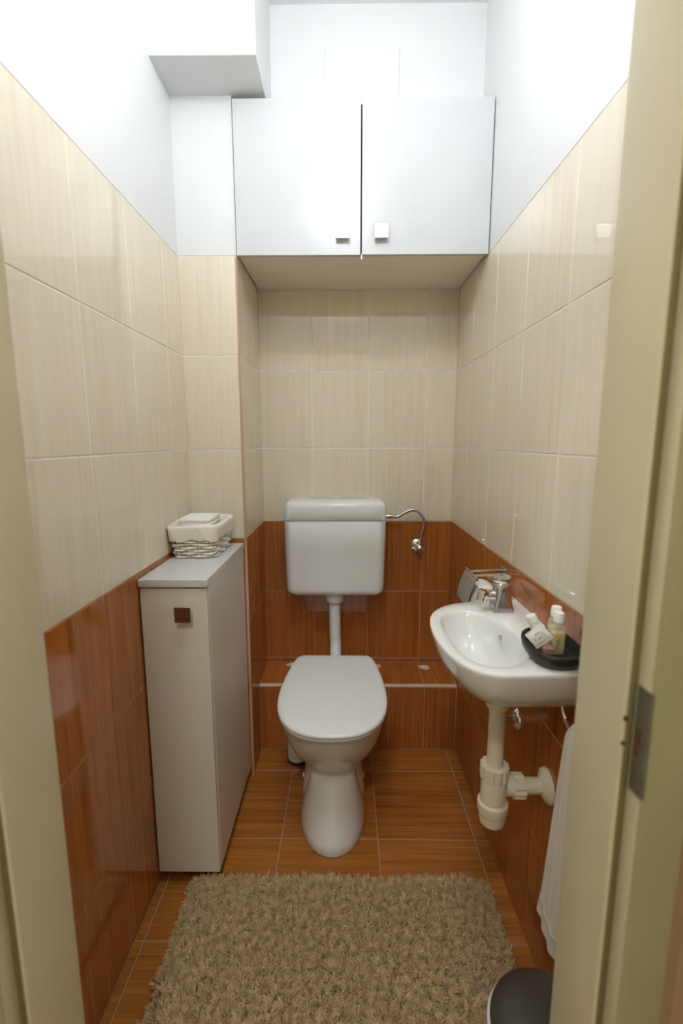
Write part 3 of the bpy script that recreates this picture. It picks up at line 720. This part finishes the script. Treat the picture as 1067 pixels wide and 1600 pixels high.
b = nb(); nut(b, (px_ + 0.046, py_, 0.527), (1, 0, 0), 0.0305, 0.026); obj('arm_nut', b, 'cream_plastic', t)
b = nb(); lathe(b, [(0.020, -0.020), (0.025, -0.016), (0.040, -0.008), (0.043, -0.002), (0.043, 0.0)], (wx - 0.0005, py_, 0.527), (1, 0, 0), 32); obj('wall_rose', b, 'cream_plastic', t, True, 50)

# valve under the basin
vy, vz = 1.235, 0.575; wx = RX(vy) - TP
t = empty('basin_valve', (wx, vy, vz), 'small chrome stop valve under the washbasin behind the waste pipe', 'valve')
b = nb(); lathe(b, [(0.031, 0.0), (0.030, 0.004), (0.020, 0.012), (0.011, 0.014)], (wx - 0.0004, vy, vz), (-1, 0, 0), 26); obj('escutcheon', b, 'chrome', t, True)
b = nb(); lathe(b, [(0.0095, 0), (0.0095, 0.035), (0.0135, 0.037), (0.0135, 0.055), (0.011, 0.057)], (wx - 0.01, vy, vz), (-1, 0, 0), 18); lathe(b, [(0.008, 0), (0.008, 0.022), (0.010, 0.023), (0.010, 0.034)], (wx - 0.055, vy, vz), (0, 0, 1), 6); obj('body', b, 'steel', t, True, 40)
b = nb(); lathe(b, [(0.008, 0), (0.016, 0.002), (0.016, 0.012), (0.012, 0.016)], (wx - 0.067, vy, vz), (-1, 0, 0), 8); obj('handle', b, 'steel', t)
b = nb(); tube(b, spline([(wx - 0.055, vy, vz + 0.03), (wx - 0.056, vy, vz + 0.10), (wx - 0.062, vy - 0.01, vz + 0.18), (wx - 0.070, vy - 0.02, 0.79)], 8), 0.006, 10); obj('hose', b, 'steel', t, True)

# ------------------------------------------------------------------ soap dish with toiletries
dx_, dy_ = 0.4365, 0.928; dz = 0.9170
t = empty('soap_dish', (dx_, dy_, dz), 'oval black dish holding toiletries on the washbasin', 'dish')
def dring(hx, hy, z): return [Vector((dx_ + hx * math.copysign(abs(math.cos(a)) ** .8, math.cos(a)), dy_ + hy * math.copysign(abs(math.sin(a)) ** .8, math.sin(a)), z + 0.006 * max(0, math.sin(a)) * (z > dz + .02))) for a in [2 * math.pi * i / 56 for i in range(56)]]
b = nb(); loft(b, [dring(.040, .055, dz), dring(.046, .062, dz + .003), dring(.0535, .071, dz + .015), dring(.0555, .0735, dz + .026), dring(.0550, .073, dz + .031), dring(.0525, .070, dz + .033), dring(.0495, .067, dz + .031), dring(.047, .064, dz + .018), dring(.040, .056, dz + .009), dring(.02, .03, dz + .0075)])
obj('bowl', b, 'dish', t, True, 70)
def bottle(x, y, z, s, tilt, label):
    t = empty('toiletry_bottle', (x, y, z), label, 'bottle', 'clear bottles in the black dish')
    ax = Vector((tilt[0], tilt[1], 1)).normalized()
    a, u, v = frame_of(ax)
    def rr(h, hx, hy, r): # rounded section across the axis
        return [Vector((x, y, z)) + a * h * s + Vector((p.x * s, p.y * s, 0)) for p in rrect(0, 0, hx, hy, r, 0, 5)]
    b = nb(); loft(b, [rr(0.0, .013, .009, .006), rr(.002, .015, .0105, .007), rr(.058, .0155, .011, .007), rr(.066, .014, .0105, .009), rr(.073, .0085, .0085, .008), rr(.080, .0075, .0075, .007)]); obj('shell', b, 'clear', t, True, 60)
    b = nb(); loft(b, [rr(.0015, .0125, .0085, .006), rr(.003, .0138, .0095, .006), rr(.050, .0143, .0099, .006)]); obj('gel', b, 'liquid', t, True, 60, label='yellowish gel')
    b = nb(); loft(b, [rr(.075, .0115, .0115, .011), rr(.094, .0112, .0112, .0108), rr(.0965, .0095, .0095, .009)]); obj('cap', b, 'cap', t, True, 50)
    b = nb()
    for k in range(5):
        q = Vector((x, y, z)) + a * (0.014 + 0.005 * k) * s + Vector((-0.006 * s + 0.0008 * k, -0.0113 * s, 0)); tube(b, [q, q + Vector((0.004 * (-1) ** k * s, 0, 0.005 * s))], [0.0011, 0.0003], 5)
    obj('leaf_print', b, 'leaf_print', t); return t
bottle(0.4465, 0.925, dz + 0.0095, 0.95, (0.0, 0.02), 'nearer clear bottle of yellow gel with white cap in the dish')
bottle(0.4525, 0.957, dz + 0.0105, 0.95, (0.03, 0.0), 'farther clear bottle with white cap, mostly hidden behind the nearer one')
t = empty('cream_tube', (0.436, 0.945, dz + 0.01), 'white cosmetic tube leaning left behind the sachet', 'tube')
b = nb(); q0 = Vector((0.431, 0.948, dz + 0.012)); q1 = Vector((0.407, 0.960, dz + 0.068)); d_ = (q1 - q0)
tube(b, [q0, q0 + d_ * .1, q0 + d_ * .8, q0 + d_ * .95], [0.012, 0.0125, 0.0115, 0.009], 20); obj('body', b, 'cap', t, True, 50)
b = nb(); tube(b, [q0 + d_ * .93, q0 + d_ * .95, q0 + d_ * 1.2, q0 + d_ * 1.23], [0.0108, 0.0118, 0.0112, 0.009], 20); obj('cap', b, 'cap', t, True, 40)
t = empty('soap_bar', (0.427, 0.915, dz + 0.012), 'small mauve wrapped soap under the sachet in the dish', 'soap')
b = nb(); box(b, 0.409, 0.431, 0.900, 0.936, dz + 0.0165, dz + 0.032, 0.002, 2); obj('wrapper', b, 'mauve', t)
# sachet: thin pillow with crimped ends
t = empty('sachet', (0.402, 0.912, dz + 0.035), 'white printed sachet leaning over the edge of the dish', 'sachet')
sc_ = Vector((0.4015, 0.912, dz + 0.054)); su = Vector((0.62, -0.12, 0.58)).normalized(); sv = Vector((-0.50, 0.25, 0.80)); sv = (sv - su * sv.dot(su)).normalized(); sn = su.cross(sv)
if sn.y > 0: sn = -sn
b = nb(); nx, ny = 14, 10; gu, gv = 0.021, 0.0185
front, back = [], []
for j in range(ny + 1):
    for i in range(nx + 1):
        u_, v_ = -1 + 2 * i / nx, -1 + 2 * j / ny
        puff = 0.0035 * (max(0, 1 - u_ ** 2) * max(0, 1 - (v_ / 0.8) ** 2)) ** 0.5 if abs(v_) < .8 else 0
        cr2 = 0.0006 * math.sin(i * 2.2) * (abs(v_) > .7)
        q = sc_ + su * gu * u_ + sv * gv * v_
        front.append(b.verts.new(q + sn * (puff + 0.0004 + cr2))); back.append(b.verts.new(q - sn * (puff + 0.0004 - cr2)))
W_ = nx + 1
for j in range(ny):
    for i in range(nx):
        k = j * W_ + i
        b.faces.new((front[k], front[k + 1], front[k + W_ + 1], front[k + W_])); b.faces.new((back[k], back[k + W_], back[k + W_ + 1], back[k + 1]))
edge = [j * W_ for j in range(ny + 1)]; edge2 = [j * W_ + nx for j in range(ny + 1)]
for a_, c_ in zip(edge[:-1], edge[1:]): b.faces.new((front[a_], front[c_], back[c_], back[a_]))
for a_, c_ in zip(edge2[:-1], edge2[1:]): b.faces.new((front[c_], front[a_], back[a_], back[c_]))
for i in range(nx):
    b.faces.new((front[i + 1], front[i], back[i], back[i + 1])); k = ny * W_ + i; b.faces.new((front[k], front[k + 1], back[k + 1], back[k]))
sp_o = obj('pouch', b, 'cap', t, True, 60)
b = nb()
for k, (u0, u1, v0, v1) in enumerate(((-.22, -.10, -.3, .5), (-.05, .0, -.3, .5), (.05, .16, -.3, .5), (.22, .26, -.3, .5), (-.6, -.45, -.2, .1), (.45, .5, -.4, .3))):
    vs4 = []
    for uu, vv in ((u0, v0), (u1, v0), (u1, v1), (u0, v1)):
        pf = 0.0035 * (max(0, 1 - uu ** 2) * max(0, 1 - (vv / .8) ** 2)) ** .5
        vs4.append(b.verts.new(sc_ + su * gu * uu + sv * gv * vv + sn * (pf + 0.0008)))
    b.faces.new(vs4)
obj('print_mark', b, 'print', sp_o)

# ------------------------------------------------------------------ toilet paper holder and roll
hy0, hy1 = 1.335, 1.462
t = empty('toilet_paper_holder', (RX(1.4), 1.40, 0.965), 'steel toilet paper holder with flap on the right wall', 'paper holder')
b = nb(); wxx = RX(1.4) - TP
box(b, wxx - 0.004, wxx - 0.0004, 1.37, 1.43, 0.945, 0.982, 0.001, 1); obj('wall_plate', b, 'steel', t)
b = nb(); tube(b, [(wxx - 0.003, 1.376, 0.967), (0.395, 1.376, 0.962)], 0.0035, 8); tube(b, [(wxx - 0.003, 1.424, 0.967), (0.395, 1.424, 0.962)], 0.0035, 8)
obj('arm', b, 'steel', t, True)
b = nb(); tube(b, [(0.392, hy0 - 0.002, 0.962), (0.392, hy1, 0.962)], 0.004, 10); obj('hinge_rod', b, 'steel', t, True)
b = nb(); rings = []
for (x, z) in ((0.391, 0.958), (0.386, 0.952), (0.379, 0.935), (0.372, 0.915), (0.367, 0.895), (0.364, 0.872)):
    rings.append([Vector((x, hy0, z)), Vector((x, hy1, z)), Vector((x + 0.0012, hy1, z + 0.0002)), Vector((x + 0.0012, hy0, z + 0.0002))])
loft(b, rings); obj('flap', b, 'steel', t, True, 50, label='tilted steel flap')
b = nb(); tube(b, spline([(wxx - 0.003, 1.342, 0.96), (wxx - 0.02, 1.340, 0.955), (0.432, 1.339, 0.91), (0.430, 1.339, 0.895)], 6) , 0.0028, 8); tube(b, [(0.430, 1.339, 0.895), (0.430, 1.452, 0.895)], 0.003, 8); obj('roll_wire', b, 'steel', t, True)
b = nb(); rr_ = []; ct = Vector((0.430, 1.347, 0.880))
lathe(b, [(0.02, 0), (0.051, 0.0), (0.052, 0.002), (0.052, 0.094), (0.051, 0.096), (0.02, 0.096), (0.02, 0.0)], ct, (0, 1, 0), 40, False, False)
o = obj('toilet_paper_roll', b, 'paper', None, True, 40); tag(o, 'white toilet paper roll behind the steel flap', 'toilet paper')

# ------------------------------------------------------------------ towel ring and towel
ry_, rz_ = 0.905, 0.845; wx = RX(ry_) - TP
t = empty('towel_ring', (wx, ry_, rz_), 'chrome towel ring on the right wall below the washbasin', 'towel ring')
b = nb(); lathe(b, [(0.017, 0), (0.017, 0.004), (0.009, 0.008), (0.008, 0.030), (0.010, 0.032)], (wx - 0.0004, ry_ - .01, rz_ - 0.004), (-1, 0, 0), 20); obj('mount', b, 'chrome', t, True)
b = nb(); tube(b, [(wx - 0.028 - 0.004 * math.sin(a), ry_ - 0.012 + 0.046 * math.cos(a), rz_ - 0.040 + 0.042 * math.sin(a)) for a in [2 * math.pi * i / 40 for i in range(40)]], 0.0045, 10, cyc=True); obj('ring', b, 'chrome', t, True)
t = empty('hand_towel', (0.47, 0.87, 0.24), 'white terry hand towel hanging below the washbasin on the right wall', 'towel')
b = nb(); NU, NV = 40, 46; outer, inner = [], []
def tw(u, v, side):
    z = 0.796 - v * 0.556
    f = min(1, v / 0.9)
    yfar = 0.880 + 0.083 * f ** 0.8 + 0.016 * max(0, (v - .88) / .12); ynear = 0.848 - 0.018 * f ** 0.7
    if v < 0.06:
        k = math.sqrt(max(0, 1 - ((0.06 - v) / 0.06) ** 2)); mid = 0.866; yfar = mid + (yfar - mid) * (0.35 + .65 * k); ynear = mid + (ynear - mid) * (0.35 + .65 * k)
    y = yfar + (ynear - yfar) * u
    fold = 0.004 * math.sin(u * 6.5 + 0.6) * (0.4 + 0.6 * f) + 0.003 * math.sin(u * 21 + v * 3)
    th = 0.019 * math.sqrt(max(0.02, 1 - (2 * u - 1) ** 4)) * (1 if v > .05 else 0.5 + 10 * v) * (1 - 0.3 * v)
    xc = 0.4735 + 0.002 * (y - .87)
    return Vector((xc + side * th + fold * (0.8 if side < 0 else 0.3), y, z + 0.004 * math.sin(u * 7)))
for side, arr in ((-1, outer), (1, inner)):
    for j in range(NV + 1):
        for i in range(NU + 1): arr.append(b.verts.new(tw(i / NU, j / NV, side)))
W_ = NU + 1
for j in range(NV):
    for i in range(NU):
        k = j * W_ + i
        b.faces.new((outer[k], outer[k + 1], outer[k + W_ + 1], outer[k + W_])); b.faces.new((inner[k], inner[k + W_], inner[k + W_ + 1], inner[k + 1]))
for j in range(NV):
    for i in (0, NU):
        k = j * W_ + i; b.faces.new((outer[k], outer[k + W_], inner[k + W_], inner[k]))
for j in (0, NV):
    for i in range(NU):
        k = j * W_ + i; b.faces.new((outer[k], inner[k], inner[k + 1], outer[k + 1]))
obj('cloth', b, 'terry', t, True, 70)
b = nb(); pts = [tw(i / 20, 0.90, -1) + Vector((-0.0012, 0, 0)) for i in range(21)]
loft(b, [[p, p + Vector((0, 0, -0.022)), p + Vector((0.002, 0, -0.022)), p + Vector((0.002, 0, 0))] for p in pts]); obj('hem_band', b, 'linen', t, True)

# ------------------------------------------------------------------ rug
RXA, RXB, RYA, RYB = -0.480, 0.440, 0.66, 1.256
rugr = 0.05
BINC = (0.380, 0.716)
t = empty('shag_rug', ((RXA + RXB) / 2, (RYA + RYB) / 2, 0.0), 'taupe shaggy rug on the floor in front of the toilet', 'rug')
b = nb(); loft(b, [rrect((RXA + RXB) / 2, (RYA + RYB) / 2, (RXB - RXA) / 2, (RYB - RYA) / 2, rugr, z, 6) for z in (0.0008, 0.006)])
obj('backing', b, 'pile_back', t)
def rug_pile():
    n = 92000
    x = rng.uniform(RXA + .004, RXB - .004, n); y = rng.uniform(RYA + .004, RYB - .004, n)
    hx, hy = (RXB - RXA) / 2, (RYB - RYA) / 2; cx, cy = (RXA + RXB) / 2, (RYA + RYB) / 2
    qx = np.maximum(np.abs(x - cx) - (hx - rugr), 0); qy = np.maximum(np.abs(y - cy) - (hy - rugr), 0)
    keep = (np.hypot(qx, qy) < rugr) & (np.hypot(x - BINC[0], y - BINC[1]) > 0.112)
    x, y = x[keep], y[keep]; n = len(x)
    # clumps lean together
    def field(k, s):
        r_ = np.random.default_rng(k); a = np.zeros(n)
        for _ in range(7):
            th_ = r_.uniform(0, 6.28); f_ = s * r_.uniform(.6, 1.6); a += np.sin((x * math.cos(th_) + y * math.sin(th_)) * f_ + r_.uniform(0, 6.28))
        return a / 2.6
    lx = 0.009 * field(1, 260) + rng.normal(0, .0035, n); ly = 0.009 * field(2, 260) - 0.001 + rng.normal(0, .0035, n)
    ex = (np.abs(x - cx) > hx - .02) * np.sign(x - cx) * 0.005; ey = (np.abs(y - cy) > hy - .02) * np.sign(y - cy) * 0.005
    lx += ex; ly += ey
    h = 0.0185 + 0.0025 * field(3, 60) + 0.003 * field(4, 300) + rng.normal(0, .002, n); h = np.clip(h, .009, .029)
    r = rng.uniform(0.0009, 0.0017, n)
    ph = rng.uniform(0, 6.28, n); cur = rng.normal(0, .0022, (n, 2))
    V = np.zeros((n, 10, 3))
    for lev, (f, k) in enumerate(((0.0, .8), (0.5, 1.1), (0.88, .9))):
        cxx = x + lx * f ** 1.5 + cur[:, 0] * math.sin(f * 3.0); cyy = y + ly * f ** 1.5 + cur[:, 1] * math.sin(f * 3.0)
        for s in range(3):
            V[:, lev * 3 + s, 0] = cxx + r * k * np.cos(ph + s * 2.094); V[:, lev * 3 + s, 1] = cyy + r * k * np.sin(ph + s * 2.094); V[:, lev * 3 + s, 2] = 0.005 + h * f
    V[:, 9, 0] = x + lx; V[:, 9, 1] = y + ly; V[:, 9, 2] = 0.005 + h
    bx0, by0, bz0 = (RXA + RXB) / 2, (RYA + RYB) / 2, 0
    V[:, :, 0] -= bx0; V[:, :, 1] -= by0
    F = []
    for lev in range(2):
        for s in range(3):
            a, c = lev * 3 + s, lev * 3 + (s + 1) % 3; F += [(a, c, c + 3), (a, c + 3, a + 3)]
    for s in range(3): F.append((6 + s, 6 + (s + 1) % 3, 9))
    F = np.array(F); idx = (F[None] + (np.arange(n) * 10)[:, None, None]).reshape(-1)
    me = bpy.data.meshes.new('pile'); nf = n * len(F)
    me.vertices.add(n * 10); me.vertices.foreach_set('co', V.reshape(-1))
    me.loops.add(nf * 3); me.loops.foreach_set('vertex_index', idx.astype(np.int32))
    me.polygons.add(nf); me.polygons.foreach_set('loop_start', (np.arange(nf) * 3).astype(np.int32))
    me.polygons.foreach_set('use_smooth', np.ones(nf, dtype=bool))
    me.update(calc_edges=True); me.validate()
    me.materials.append(M['pile'])
    o = bpy.data.objects.new('pile', me); COL.objects.link(o); o.parent = t; o['kind'] = 'stuff'
rug_pile()

# ------------------------------------------------------------------ pedal bin
bz = 0.0065
t = empty('pedal_bin', (BINC[0], BINC[1], bz), 'round pale grey bin with dark lid in the near right corner', 'bin')
b = nb(); lathe(b, [(0.092, 0.0), (0.095, 0.004), (0.1060, 0.225), (0.1075, 0.230), (0.1075, 0.252), (0.105, 0.254)], (BINC[0], BINC[1], bz), n=48); obj('body', b, 'bin_body', t, True, 40)
b = nb(); lathe(b, [(0.1015, 0.255), (0.1025, 0.257), (0.1025, 0.264), (0.100, 0.270), (0.095, 0.276), (0.08, 0.2855), (0.05, 0.295), (0.02, 0.298), (0.0, 0.2985)], (BINC[0], BINC[1], bz), n=48); obj('lid', b, 'bin_lid', t, True, 50)
b = nb(); lathe(b, [(0.1065, 0.236), (0.1082, 0.238), (0.1082, 0.246), (0.1065, 0.248)], (BINC[0], BINC[1], bz), n=48); obj('rim', b, 'steel', t, True, 40)
